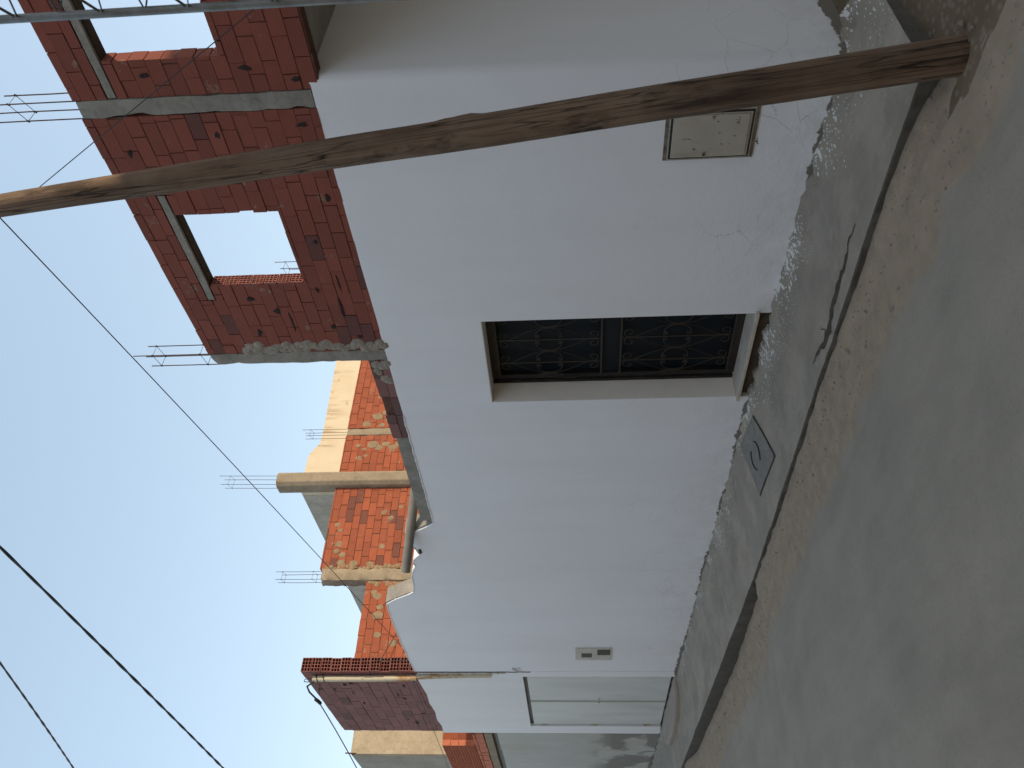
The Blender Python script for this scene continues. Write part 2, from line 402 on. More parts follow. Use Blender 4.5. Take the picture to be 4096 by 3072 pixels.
def hollow_end(mb, axis, face, u0, u1, z0, z1, nu=4, nz=3, deep=.12, mi=0, mc=1, wob=.0015):
    """open end of one hollow brick: shell and web ribs around nu x nz cells. axis 'X': faces +X, u is y; 'Y': faces -Y, u is x"""
    t = .0075; s_ = -1 if axis == 'X' else 1
    def put(ua, ub, za, zb, d0, d1, m):
        a, b = sorted((face+s_*d0, face+s_*d1))
        lo, hi = ((a, ua, za), (b, ub, zb)) if axis == 'X' else ((ua, a, za), (ub, b, zb))
        mb.box(lo, hi, m, None, wob if m == mi else 0)
    for i in range(nu+1):
        c = u0 + t/2 + (u1-u0-t)*i/nu; put(c-t/2, c+t/2, z0, z1, 0, deep, mi)
    for k in range(nz+1):
        c = z0 + t/2 + (z1-z0-t)*k/nz; put(u0+t, u1-t, c-t/2, c+t/2, .001, deep-.002, mi)
    put(u0+.002, u1-.002, z0+.002, z1-.002, deep-.004, deep, mc)  # dark back sheet: the shade deep in the cells is its colour

def blob(mb, c, r, axis, mi=0, flat=.25, seed=0, stretch=1.0):
    """a thrown daub of mortar lying on a wall face"""
    n, m = 14, 4; vs = []; fs = []
    for j in range(m+1):
        f = j/m
        for i in range(n):
            a = 2*math.pi*i/n
            rr = r*f*(1 + .32*noise.noise(Vector((math.cos(a)*1.5+seed*3.1, math.sin(a)*1.5, seed))))
            h = r*flat*(1-f**2.2) * (1+.6*noise.noise(Vector((math.cos(a)*f*3, math.sin(a)*f*3, seed*2.3)))) 
            u, z = rr*math.cos(a)*stretch, rr*math.sin(a)
            vs.append((c[0]+u, c[1]-h, c[2]+z) if axis == 'Y' else (c[0]+h, c[1]+u, c[2]+z))
    for j in range(m):
        for i in range(n): fs.append((j*n+i, j*n+(i+1) % n, (j+1)*n+(i+1) % n, (j+1)*n+i))
    mb.add(vs, fs, mi, True)

def rebar_cage(name, parent, cx, cy, z0, tops, w_=.10, d_=.10, stirrups=(), lean=(0,0), r=.0040):
    m = MB()
    cs = [(-w_/2, -d_/2), (w_/2, -d_/2), (w_/2, d_/2), (-w_/2, d_/2)]
    def at(i, z): return (cx+cs[i][0]+lean[0]*(z-z0), cy+cs[i][1]+lean[1]*(z-z0), z)
    for i in range(4):
        j = rnd.uniform(-.01, .01); a = at(i, z0-.1); b = at(i, tops[i]); mid = ((a[0]+b[0])/2+j, (a[1]+b[1])/2-j, (a[2]+b[2])/2)
        m.tube([a, mid, b], r, 6)
    for z, tl in stirrups:
        q = [Vector(at(i, z + (tl if i in (1, 2) else -tl))) for i in range(4)]
        m.tube(q + [q[0]], r*.55, 5)
        for p in q: m.tube([p-Vector((.004, 0, .008)), p+Vector((.004, 0, .008))], r*1.7, 5)
    return m.build(name, M_rebar, parent)

# ================================================================ THE SETTING
def lerp_tab(tab, x):
    for (x0, v0), (x1, v1) in zip(tab, tab[1:]):
        if x >= x1: return v0 + (v1-v0)*min(1, max(0, (x-x0)/(x1-x0)))
    return tab[-1][1]
Z_WALL = [(10,.07),(-2.2,.07),(-3.4,.12),(-5,.125),(-8,.15),(-11,.16),(-14,.20),(-30,.25)]
Z_TOP = [(10,.08),(-2.4,.08),(-4,.062),(-4.9,.05),(-6.5,.03),(-8.4,.05),(-11.7,.09),(-13,.10),(-30,.15)]
Z_BOT = [(10,-.03),(-1.85,-.01),(-2.15,.045),(-3,.036),(-4,.030),(-4.9,.012),(-6.55,.0),(-6.85,-.07),(-8.4,-.11),(-11.7,-.05),(-12.1,.05),(-30,.12)]
def kerb_y(x): return -.9 + .012*noise.noise(Vector((x*2.3, 0, 0))) + .006*noise.noise(Vector((x*11, 4, 0)))
def pave_z(x, y):
    f = min(1, max(0, -y/.9)); zw, zt = lerp_tab(Z_WALL, x), lerp_tab(Z_TOP, x)
    z = zw + (zt-zw)*(1-(1-f)**1.6)
    z += .006*noise.noise(Vector((x*2.1, y*2.1, 0))) + .0025*noise.noise(Vector((x*14, y*14, 1)))
    if y > -.10: z += (.10+y)/.10*(.010 + .028*noise.fractal(Vector((x*9, y*9, 3)), 1, 2, 4))   # lumpy fillet against the wall
    return z
def grid(name, xs, ys_fn, zf, mat, ny):
    m = MB(); vs = []
    for x in xs:
        ys = ys_fn(x)
        for j in range(ny+1): 
            y = ys[0] + (ys[1]-ys[0])*j/ny; vs.append((x, y, zf(x, y)))
    fs = [(i*(ny+1)+j, (i+1)*(ny+1)+j, (i+1)*(ny+1)+j+1, i*(ny+1)+j+1) for i in range(len(xs)-1) for j in range(ny)]
    m.add(vs, fs, 0, True); return m
def frange(a, b, s): 
    n = int(round((b-a)/s)); return [a+(b-a)*i/n for i in range(n+1)]
# pavement with its kerb face
def pave_right(y): return -1.80 + .03*noise.noise(Vector((0, y*6, 2)))
xs = frange(-30, -8, .12) + frange(-7.97, -1.8, .03)
pm = grid('pavement', xs, lambda x: (.12, kerb_y(x)), pave_z, None, 30)
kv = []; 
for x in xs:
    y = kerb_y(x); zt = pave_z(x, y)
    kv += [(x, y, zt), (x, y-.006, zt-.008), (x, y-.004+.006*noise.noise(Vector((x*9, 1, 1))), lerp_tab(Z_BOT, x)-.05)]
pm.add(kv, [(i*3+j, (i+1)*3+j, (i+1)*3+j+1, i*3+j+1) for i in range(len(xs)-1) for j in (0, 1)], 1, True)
ev = []
ysn = [.12 + (kerb_y(-1.8)-.12)*j/30 for j in range(31)]
for y in ysn: z = pave_z(-1.8, y); ev += [(-1.8, y, z), (-1.79, y, z-.12)]
pm.add(ev, [(i*2, i*2+1, i*2+3, i*2+2) for i in range(30)], 1)
# cracks and the broken edge along the slab
def crack(pts, wd, seed):
    vs = []; fs = []; P = []
    for (a, b) in zip(pts, pts[1:]):
        for k in range(9): P.append((a[0]+(b[0]-a[0])*k/9, a[1]+(b[1]-a[1])*k/9))
    P.append(pts[-1]); n = len(P)
    for i, (x, y) in enumerate(P):
        d = Vector((P[min(i+1, n-1)][0]-P[max(i-1, 0)][0], P[min(i+1, n-1)][1]-P[max(i-1, 0)][1])).normalized(); nn = Vector((-d.y, d.x))
        j = .035*noise.noise(Vector((x*13, y*13, seed))); ww = wd*math.sin(math.pi*(i+.4)/(n+.2))*(1+.9*noise.noise(Vector((x*21, y*21, seed+3))))
        for s_ in (-1, 1):
            q = Vector((x, y)) + nn*(j + s_*ww/2); vs.append((q.x, q.y, pave_z(q.x, q.y)+.003))
    pm.add(vs, [(2*i, 2*i+1, 2*i+3, 2*i+2) for i in range(n-1)], 2)
crack([(-2.75,-.74),(-3.09,-.76),(-3.5,-.83),(-3.62,-.80),(-3.84,-.76)], .055, 1)
crack([(-3.44,-.90),(-3.5,-.83),(-3.56,-.70)], .012, 2)
o = pm.build('pavement', [M_pave, M_kerb, M_earth], fix=False); tag(o, kind='structure')
# verge of tan rubble below the kerb
def verge_out(x): return -1.28 + .05*noise.noise(Vector((x*1.2, 7, 0))) + .02*noise.noise(Vector((x*6, 7, 0))) + (.10 if x < -7 else .10*max(0, (-x-4)/3) if x < -4 else 0) + .10
def verge_z(x, y):
    return lerp_tab(Z_BOT, x) + .006 + .010*noise.fractal(Vector((x*7, y*7, 0)), 1, 2, 4) - .07*max(0, (-.98-y)/.22)
xs2 = frange(-30, -8, .15) + frange(-7.96, -1.74, .04)
m = grid('verge', xs2, lambda x: (-.88, verge_out(x)-.02), verge_z, None, 12)
tag(m.build('verge', M_verge, fix=False), kind='structure')
# road
def road_z(x, y):
    z = lerp_tab(Z_BOT, x) + .002 + .012*noise.noise(Vector((x*.9, y*.9, 0))) + .003*noise.noise(Vector((x*5, y*5, 0)))
    return z - .012 - .022*min(1, max(0, (-1.1-y)/.35))
m = grid('road', frange(-60, -12, 1.0) + frange(-11.9, 8, .1), lambda x: (-1.1, -7.6), road_z, None, 60)
tag(m.build('road', M_road, fix=False), kind='structure')
# alley soil beside the corner
def soil_z(x, y): return -.016 + .007*noise.fractal(Vector((x*4, y*4, 0)), 1, 2, 4) + .03*min(1, max(0, (y+.9)/.6)) + .02*max(0, min(1, (y+1.0)/1.5)) - .10*max(0, (-1.12-y)/.25)
m = grid('alley_ground', frange(-2.3, 4.6, .06), lambda x: (-1.35, 9), soil_z, None, 90)
tag(m.build('alley_ground', M_soil, fix=False), kind='structure')
m = MB(); m.add([(-400,-400,-.35),(400,-400,-.35),(400,400,-.35),(-400,400,-.35)], [(0,1,2,3)]); tag(m.build('ground', M_far), kind='structure')
# loose stones on the verge
m = MB(); rg = random.Random(3)
for i in range(750):
    x = -1.4 - 9*rg.random()**1.5; y = -.92 - .40*rg.random(); r = rg.uniform(.003, .011) if rg.random() < .92 else rg.uniform(.012, .02)
    z = verge_z(x, y) if y > verge_out(x) else road_z(x, y); q = []
    for (a, b, c) in ((1,0,0),(-1,0,0),(0,1,0),(0,-1,0),(0,0,1),(0,0,-1)):
        q.append((x+a*r*rg.uniform(.7,1.3), y+b*r*rg.uniform(.7,1.3), z+c*r*rg.uniform(.4,.8)))
    m.add(q, [(0,2,4),(2,1,4),(1,3,4),(3,0,4),(2,0,5),(1,2,5),(3,1,5),(0,3,5)])
tag(m.build('gravel', mat_plain("gravel_stone", (.27,.235,.19), (.17,.14,.11), 30, .9)), 'loose tan gravel scattered along the verge below the kerb', 'gravel', kind='stuff')

# concrete inspection lid set in the pavement
lid = thing('inspection_cover', (-5.42, -.31, .10), 'square concrete inspection lid set in the pavement left of the door', 'manhole cover')
def quad_sheet(cs, lift, n=10):
    vs = []; 
    for i in range(n+1):
        for j in range(n+1):
            a, b = i/n, j/n
            x = (cs[0][0]*(1-a)+cs[1][0]*a)*(1-b) + (cs[3][0]*(1-a)+cs[2][0]*a)*b
            y = (cs[0][1]*(1-a)+cs[1][1]*a)*(1-b) + (cs[3][1]*(1-a)+cs[2][1]*a)*b
            vs.append((x, y, pave_z(x, min(y, -.1))+lift))
    return vs, [(i*(n+1)+j, (i+1)*(n+1)+j, (i+1)*(n+1)+j+1, i*(n+1)+j+1) for i in range(n) for j in range(n)]
LC = [(-5.19,-.12),(-5.03,-.64),(-5.66,-.60),(-5.72,-.04)]
m = MB(); m.add(*quad_sheet(LC, .004)); m.build('frame_gap', M_kerb, lid, fix=False)
LCi = [(-5.197,-.128),(-5.038,-.632),(-5.652,-.594),(-5.712,-.049)]
m = MB(); vs, fs = quad_sheet(LCi, .010); m.add(vs, fs); m.build('slab', mat_concrete("lid_concrete", (.235,.215,.18), (.18,.165,.145), 5), lid, fix=False)
for s_ in (-1, 1):
    m = MB(); c = Vector((-5.42, -.36, 0)); pts = []
    for k in range(9):
        a = R_(-55+110*k/8); x = c.x + s_*.10*math.cos(a)*1.2; y = c.y + .11*math.sin(a); pts.append((x, y, pave_z(x, y)+.013))
    m.tube(pts, .006, 6); m.build('lifting_groove', M_dark, lid)

# ================================================================ CORNER HOUSE
house = thing('house', (-6.5, 0, .1), 'white corner house with an unfinished brick upper floor and iron grille door', 'house')
# white street wall, its stepped parapet, and the wall turning the corner
WT = .2
out = [(-2.235,-.3),(-4.15,-.3),(-4.15,2.222),(-5.10,2.222),(-5.10,-.3),(-11.16,-.3)]
top = [(-11.16,3.86),(-10.6,3.87),(-10.0,3.87),(-9.4,3.86),(-8.93,3.84),(-8.80,3.70),(-8.70,3.56),(-8.62,3.46),(-8.50,3.435),(-8.40,3.42),(-8.20,3.41),(-8.05,3.365),(-7.97,3.33),(-7.88,3.345),(-7.8,3.32),(-7.70,3.24),(-7.6,3.26),(-7.45,3.31),(-7.27,3.31),(-7.19,3.19),(-7.12,3.09),(-7.05,3.00)]
x = -6.9
while x < -2.3: top.append((x, 2.99+.006*noise.noise(Vector((x*6, 0, 0))))); x += .15
top.append((-2.235, 2.985))
m = MB(); m.prism(out+top, 0, WT)
# rounded corner and side wall
cs = [(-2.235 + .045*math.sin(a), .045 - .045*math.cos(a)) for a in [R_(90*k/8) for k in range(9)]]
oc = [(-2.235, WT)] + cs + [(-2.19, 8.0), (-2.39, 8.0), (-2.39, WT)]
m.prism([(p[0], p[1]) for p in oc], -.3, 2.99, 'Z')
wall = m.build('wall', M_white, house, tri=True)
for p in wall.data.polygons: p.use_smooth = False
# fresh white paint lip along the broken parapet
m = MB()
def lip(pts, r=.007):
    P = [(x, -.004, z) for x, z in pts]; Q = []
    for a, b in zip(P, P[1:]):
        for k in range(5):
            t = k/5; Q.append((a[0]+(b[0]-a[0])*t+rnd.uniform(-.004,.004), -.002, a[2]+(b[2]-a[2])*t+rnd.uniform(-.004,.004)))
    Q.append(P[-1]); m.tube(Q, r, 5)
lip(top[0:34], .0065)
m.build('parapet_lip', mat_plain("fresh_white_paint", (.82,.83,.84), (.72,.72,.73), 20, .7), house)
# bare render backs of the raised parapet pieces (thickness seen from the right)
m = MB()
m.prism([(-7.03,2.95),(-7.03,3.02),(-7.10,3.10),(-7.18,3.20),(-7.26,3.33),(-7.6,3.28),(-7.7,2.95)], .012, .19)
m.build('parapet_core', M_conc, house, tri=True); m = MB()
m.prism([(-8.60,2.95),(-8.60,3.44),(-8.68,3.56),(-8.78,3.70),(-8.91,3.85),(-9.4,3.86),(-9.4,2.95)], .012, .19)
m.build('parapet_core', M_conc, house, tri=True)
# shaded brick parapet strip then bare render, over the white paint
m = MB(); bricks(m, 'Y', .006, .15, -5.58, -4.55, 2.90, 3.145, H=.098, L=.24, sd_=21, brown=.4, gap=.008, z_origin=2.86)
m.build('parapet_brick', [M_brickB, M_joint], house)
m = MB(); m.rough_box((-7.02, .008, 2.8), (-5.585, .15, 3.12), .08, .006); m.build('parapet_render', M_conc, house)
# roof slab
m = MB(); m.box((-11.1, .2, 2.78), (-2.39, 8, 2.93)); m.build('roof_slab', M_conc, house)
# overhanging floor slab over the alley
m = MB(); m.rough_box((-2.36, .104, 2.974), (-.2, 8, 3.12), .2, .003, freq=3); m.build('overhang_slab', mat_concrete('soffit_concrete', (.46,.43,.37), (.34,.32,.28), 4), house)  # paler than the other concrete: bounced light is put into its colour
# brick upper floor with two window openings
W2 = (-3.71, -3.09, 3.43, 4.11); W1 = (-2.04, -1.42, 3.44, 4.11)
L2 = (-3.85, -2.93, 4.11, 4.172); L1 = (-2.262, -1.2, 4.11, 4.172)
cols = [(-2.38, -2.262), (-4.545, -4.42)]
m = MB()
bricks(m, 'Y', 0, .10, -4.42, -2.38, 2.985, 4.385, [W2, L2], sd_=4, brown=.06, z_origin=2.94, cavity=.004, L=.215, H=.0925, gap=.005, rec=.006)
bricks(m, 'Y', 0, .10, -2.262, -.2, 2.93, 4.385, [W1, L1], sd_=9, brown=.06, z_origin=2.94, cavity=.004, L=.215, H=.0925, gap=.005, rec=.006)
brickM = m
# dark broken slots and knocked-out corners in the brick faces
m = brickM
for (x, z, w_, h) in [(-3.96,3.22,.19,.018),(-3.98,3.70,.05,.05),(-4.1,3.62,.24,.014),(-3.72,3.18,.14,.012),(-4.16,3.32,.04,.035),(-4.2,3.9,.07,.03),(-2.12,3.32,.035,.075),(-2.13,3.9,.03,.06),(-2.2,3.06,.03,.05),(-2.52,3.62,.05,.03),(-2.48,3.1,.03,.07),(-3.0,3.08,.05,.03),(-3.35,3.25,.03,.03),(-2.62,4.2,.05,.025),(-3.78,3.35,.05,.02),(-3.85,3.86,.035,.05),(-4.27,3.15,.04,.03)]:
    q = []; nn = 9
    for k in range(nn):
        a = 2*math.pi*k/nn; f = 1+.4*rnd.uniform(-1, 1); q.append((x+w_/2*math.cos(a)*f, z+h/2*math.sin(a)*f))
    m.prism(q, -.0045, .004, 'Y', 2)
# hollow ends show in the far jamb of the window
m = MB(); z = 3.435
for k in range(7):
    hollow_end(m, 'X', -3.708+.004, .004, .096, z, min(z+.089, 4.105), 4, 3, .03); z += .095
m.build('jamb_brick_ends', [M_rib, M_cell], house)
for nm, (a, b) in (('column', cols[0]), ('column', cols[1])):
    m = MB(); m.rough_box((a, -.008, 2.985), (b, .125, 4.375), .04, .006, chip=.02)
    c = m.build(nm, M_conc, house)
    cx = (a+b)/2
    if b < -4: rebar_cage('rebar_cage', c, cx, .055, 4.375, (4.89,4.99,4.90,4.97), .12, .10, ((4.44,.01),(4.82,.012)))
    else: rebar_cage('rebar_cage', c, cx, .055, 4.375, (5.2,5.25,4.84,5.2), .11, .10, ((4.74,.03),))
for L in (L2, L1):
    m = MB(); m.rough_box((L[0], -.006, L[2]+.002), (L[1], .026, L[3]-.001), .06, .003); li = m.build('lintel', M_conc, house)
    m = MB(); m.box((L[0]+.01, .030, L[2]+.004), (L[1]-.01, .104, L[3]-.002)); m.build('lintel_soffit_shade', M_earth, li)  # dark box behind the lintel: soffit shade put into its colour
# mortar slopped beside the end column
m = brickM; rg = random.Random(11)
for k in range(46):
    z = 2.99+1.08*k/45; blob(m, (-4.37+rg.uniform(-.035,.03), .0, z), rg.uniform(.025,.052), 'Y', 3, .32, k)
for k in range(14): blob(m, (-4.56-rg.uniform(0,.25), .006, 3.0+rg.uniform(0,.10)), rg.uniform(.02,.05), 'Y', 3, .25, k+60)
m.build('brick_wall', [M_brickA, M_joint, mat_plain("cavity_dark", (.018,.012,.011), (.03,.02,.018), 20, .95), mat_concrete("mortar_grey", (.34,.29,.235), (.22,.19,.155), 14, .012)], house)
# rear column whose bars show through the window
m = MB(); m.rough_box((-6.33, 2.94, 2.93), (-6.13, 3.14, 4.45), .1, .006); c = m.build('column', M_conc, house)
rebar_cage('rebar_cage', c, -6.23, 3.04, 4.45, (5.05,4.98,5.07,4.9), .12, .12, ((4.93,.01),))

# ---- doorway
m = MB()   # reveals
m.box((-5.106, .004, .2), (-5.098, .235, 2.226)); m.box((-5.10, .004, 2.217), (-4.15, .235, 2.226)); m.box((-4.156, .004, .2), (-4.148, .235, 2.226))
m.build('door_reveal', M_jamb, house)
m = MB(); m.rough_box((-5.098, .03, -.1), (-4.15, .25, .205), .04, .012, freq=12); m.build('step_core', M_earth, house)
m = MB(); m.box((-5.12, -.035, .216), (-4.135, .24, .243)); s_o = m.build('sill', M_marble, house)
bv = s_o.modifiers.new('bevel', 'BEVEL'); bv.width = .004; bv.segments = 2
m = MB(); m.box((-5.097, .235, .243), (-4.15, .26, 2.22)); door = m.build('door', M_sheet, house, label='dark blue sheet door behind scrolled iron grille')
fr = MB()
for a, b in (((-5.095,.20,.243),(-5.065,.233,2.217)), ((-5.022,.195,.243),(-4.985,.233,2.217)), ((-4.19,.195,.243),(-4.157,.233,2.217)), ((-4.985,.195,2.155),(-4.19,.233,2.217)), ((-4.985,.195,.243),(-4.19,.233,.30))):
    fr.box(a, b)
fr.build('frame', M_dark, door)
m = MB(); m.box((-5.065, .222, .245), (-5.022, .230, 2.215)); m.build('side_light', M_mirror, door)
m = MB(); m.box((-4.985, .205, 1.175), (-4.19, .233, 1.318)); m.build('lock_rail', M_sheet, door)
g = MB()
GY = .178
def flat_curve(pts, r=.0040): g.tube([(x, GY, z) for x, z in pts], r, 5)
def scroll(cx, cz, r0, a0, turns, sx=1, sz=1, n=16):
    return [(cx+sx*r0*(1-.72*t)*math.cos(a0+turns*2*math.pi*t), cz+sz*r0*(1-.72*t)*math.sin(a0+turns*2*math.pi*t)) for t in [k/n for k in range(n+1)]]
for (z0, z1) in ((.315, 1.168), (1.325, 2.145)):
    zc = (z0+z1)/2; H = z1-z0
    g.box((-4.985, GY-.006, z0-.010), (-4.19, GY+.006, z0+.004)); g.box((-4.985, GY-.006, z1-.004), (-4.19, GY+.006, z1+.010))
    for bx in (-4.285, -4.55, -4.816, -5.081):
        inside = bx > -4.98
        if inside: g.box((bx-.005, GY-.005, z0), (bx+.005, GY+.005, z1))
        for sx in (-1, 1):
            cl = lambda P: [(max(-4.98, min(-4.195, x)), z) for x, z in P]
            # lens: from near the bar foot, swelling to the mid line, back to the bar head
            P = []
            for k in range(25):
                t = k/24; zz = z0+.09+(H-.18)*t
                P.append((bx+sx*.1325*math.sin(math.pi*t)**1.15*(1 if t else 1), zz))
            ends = []
            for (ez, sg) in ((z0+.09, -1), (z1-.09, 1)):
                # ribbon passes the bar and rolls outward into a scroll touching the rail
                rr = .045; q = [(bx - sx*0 + sx*(-.0)+sx*.002, ez)]
                q = [(bx+sx*.004, ez)]
                for k in range(1, 26):
                    t = k/25; a = math.pi*1.0 + t*math.pi*2.1; rad = rr*(1-.66*t)
                    q.append((bx+sx*(.050+rad*math.cos(a)), ez+sg*(.030) - sg*rad*math.sin(a)*-1*(-1)))
                ends.append(q)
            for q in [P]+ends:
                pts = [p for p in q if -4.982 < p[0] < -4.193]
                if len(pts) > 2: flat_curve(pts)
            # C scroll: back on the mid line, both tips rolled at the bar
            C = []
            tip = .022
            for k in range(15):
                t = k/14; a = math.pi*2.0*t; rad = tip*(.35+.65*t)
                C.append((bx+sx*(.030+rad*math.cos(math.pi/2+a*.85)), zc-.082+rad*math.sin(math.pi/2+a*.85)))
            arc = []
            for k in range(17):
                a = -math.pi/2 + math.pi*k/16
                arc.append((bx+sx*(.018+.108*max(0, math.cos(a))**.75), zc+.105*math.sin(a)))
            top_ = [(x, 2*zc-z) for x, z in C[::-1]]
            pts = [p for p in C+arc+top_ if -4.982 < p[0] < -4.193]
            if len(pts) > 2: flat_curve(pts, .0045)
g.build('grille', M_iron, door)
m = MB(); m.tube([(-5.0,.19,1.62),(-5.0,.165,1.62),(-5.0,.165,1.52),(-5.0,.19,1.52)], .006, 8); m.build('handle', M_dark, door)

# ---- meter cabinet let into the wall by the pole
m = MB()
m.prism([(-2.83,.475),(-2.485,.475),(-2.485,1.0),(-2.83,1.0)], -.007, .01)
mb_ = m.build('meter_box', mat_plain("old_render_edge", (.22,.18,.14), (.10,.075,.055), 14, .9), house)
m = MB(); m.box((-2.822,-.013,.497),(-2.502,-.006,.978)); o = m.build('frame', M_box, mb_); 
m = MB(); m.box((-2.816,-.016,.504),(-2.510,-.0125,.971)); o = m.build('shadow_gap', M_black, mb_)  # black sheet: shade around the cover painted as colour
m = MB(); m.box((-2.808,-.020,.515),(-2.522,-.0155,.958)); m.prism([(-2.80,.53),(-2.535,.53),(-2.53,.54),(-2.53,.93),(-2.54,.94),(-2.775,.94),(-2.775,.84),(-2.765,.835),(-2.765,.73),(-2.775,.72),(-2.80,.72)], -.029, -.0205)
cv = m.build('cover', M_box, mb_, tri=True); bv = cv.modifiers.new('bevel', 'BEVEL'); bv.width = .003; bv.segments = 2
m = MB(); m.tube([(-2.788,-.021,.765),(-2.788,-.027,.765)], .011, 12); lk = m.build('lock', M_pvc, mb_)
m = MB(); m.tube([(-2.788,-.0265,.765),(-2.788,-.0285,.765)], .0065, 10); m.build('keyhole', M_black, mb_)
m = MB()
for (x, z, r) in ((-2.73,.463,.007),(-2.712,.462,.004),(-2.745,.455,.005)): m.tube([(x,-.0015,z),(x,.004,z)], r, 8)
m.build('wall_pockmarks', M_black, house)
# ---- electricity meter plate near the neighbour
m = MB(); m.box((-10.70,-.012,1.10),(-10.30,.01,1.58)); mp = m.build('meter_plate', M_plate, house)
for a, b in (((-10.60,-.016,1.36),(-10.47,-.011,1.50)), ((-10.52,-.016,1.12),(-10.34,-.011,1.29))):
    m = MB(); m.box(a, b); m.build('meter_window', M_dark, mp)
# ---- rain spout poking over the parapet
sp0, sp1 = Vector((-6.63,.55,3.13)), Vector((-7.50,-.30,3.325))
d = (sp1-sp0); L_ = d.length; d.normalize()
a_ = d.orthogonal().normalized(); b_ = d.cross(a_); m = MB(); n = 24; vs = []
prof = [(0,.045),(.02,.047),(L_-.02,.049),(L_,.050),(L_,.042),(L_-.5,.041)]
for (t, r) in prof:
    for k in range(n): vs.append(sp0 + d*t + (a_*math.cos(2*math.pi*k/n)+b_*math.sin(2*math.pi*k/n))*r)
m.add(vs, [(j*n+k, j*n+(k+1) % n, (j+1)*n+(k+1) % n, (j+1)*n+k) for j in range(len(prof)-1) for k in range(n)], 0, True)
m.build('rain_spout', M_pvc, house, fix=False, label='grey plastic rain spout poking over the parapet')
m = MB()
for k in range(4): blob(m, (-7.66+.022*k, -.002, 3.225-.006*(k % 2)), .018, 'Y', 0, .4, k)
m.build('spout_bedding', M_earth, house)
# painted-over crack and hook at the house joint
m = MB()
P = [(-11.17+.010*noise.noise(Vector((0, 0, k*.9))), -.004, 3.83-.085*k) for k in range(20)]
m.tube(P, .006, 5); m.build('joint_crack', M_dark, house)

# ================================================================ NEIGHBOUR HOUSE with brown brick parapet
nb = thing('house', (-12.6, 0, .15), 'narrow house with brown brick parapet, sunlit orange brick side and metal door', 'house')
ZB = 3.83
out = [(-11.17,-.3),(-11.36,-.3),(-11.36,2.335),(-13.60,2.335),(-13.60,-.3),(-13.97,-.3)]
top = [(-13.97,ZB),(-13.6,ZB-.02),(-13.3,ZB+.015),(-12.9,ZB-.01),(-12.5,ZB+.02),(-12.1,ZB),(-11.8,ZB+.02),(-11.5,ZB+.035),(-11.3,ZB+.02),(-11.17,ZB)]
m = MB(); m.prism(out+top, .0, .2); m.box((-14.0,.21,-.3),(-13.8,7,3.3)); m.build('wall', M_whiteB, nb, tri=True)
m = MB(); bricks(m, 'Y', .008, .192, -13.9, -11.42, ZB-.06, 5.52, sd_=31, brown=.04, gap=.007, z_origin=3.77, cavity=0)
m.box((-13.9,.03,3.8),(-11.45,.17,5.50),1)
for (x, z, w_, h) in [(-12.5,4.88,.10,.035),(-13.45,4.2,.16,.05),(-13.3,4.32,.08,.02),(-12.3,4.2,.05,.05),(-12.15,4.28,.12,.02),(-11.75,4.12,.12,.04),(-13.0,4.02,.02,.07),(-11.7,5.0,.1,.05),(-11.65,4.9,.04,.06),(-12.05,4.95,.06,.02),(-11.9,5.2,.1,.02)]:
    q = [(x+w_/2*math.cos(a)*(1+.3*rnd.uniform(-1,1)), z+h/2*math.sin(a)*(1+.3*rnd.uniform(-1,1))) for a in [2*math.pi*k/9 for k in range(9)]]
    m.prism(q, .0015, .008, 'Y', 2)
m.build('brick_parapet', [M_brickB, M_joint, mat_plain("cavity_black", (.012,.01,.01), (.02,.016,.015), 20, .95)], nb)
# open hollow ends of the parapet bricks, one column of twelve
m = MB(); z = 3.80; rg = random.Random(5)
for k in range(12):
    dx = rg.uniform(-.012, .012); dy = rg.uniform(-.004, .004)
    hollow_end(m, 'X', -11.15+dx, .002+dy, .200+dy, z, z+.135, 4, 3, .16)
    m.box((-11.41, .002+dy, z), (-11.31+dx, .2+dy, z+.135), 0)
    m.box((-11.40, .006, z+.135), (-11.165, .194, z+.1435), 2)
    z += .1435
m.build('hollow_brick_ends', [M_rib, M_black, M_daub], nb, label='open hollow brick ends of the parapet')
# side wall of orange brick, seen over the lower roof
XC = -11.17
m = MB()
bricks(m, 'X', XC, .15, .205, 1.40, 2.9, 4.77, L=.245, H=.121, sd_=41, brown=.03, gap=.009, z_origin=2.85, cavity=0)
bricks(m, 'X', XC, .15, 1.62, 3.10, 2.9, 5.54, L=.245, H=.121, sd_=42, brown=.12, gap=.009, z_origin=2.85, cavity=0)
bricks(m, 'X', XC, .15, 3.38, 4.20, 2.9, 5.54, L=.245, H=.121, sd_=43, brown=.05, gap=.009, z_origin=2.85, cavity=0)
bricks(m, 'X', XC, .15, 4.36, 7.0, 2.9, 5.54, L=.245, H=.121, sd_=44, brown=.04, gap=.009, z_origin=2.85, cavity=0)
sideM = m
m = MB(); m.rough_box((XC-.15, 4.205, 2.9), (XC+.006, 4.355, 5.53), .06, .006, chip=.02); c1 = m.build('column', M_conc2, nb)
rebar_cage('rebar_cage', c1, XC-.06, 4.29, 5.53, (6.30,6.27,6.36,6.33), .10, .13, ((6.19,.015),))
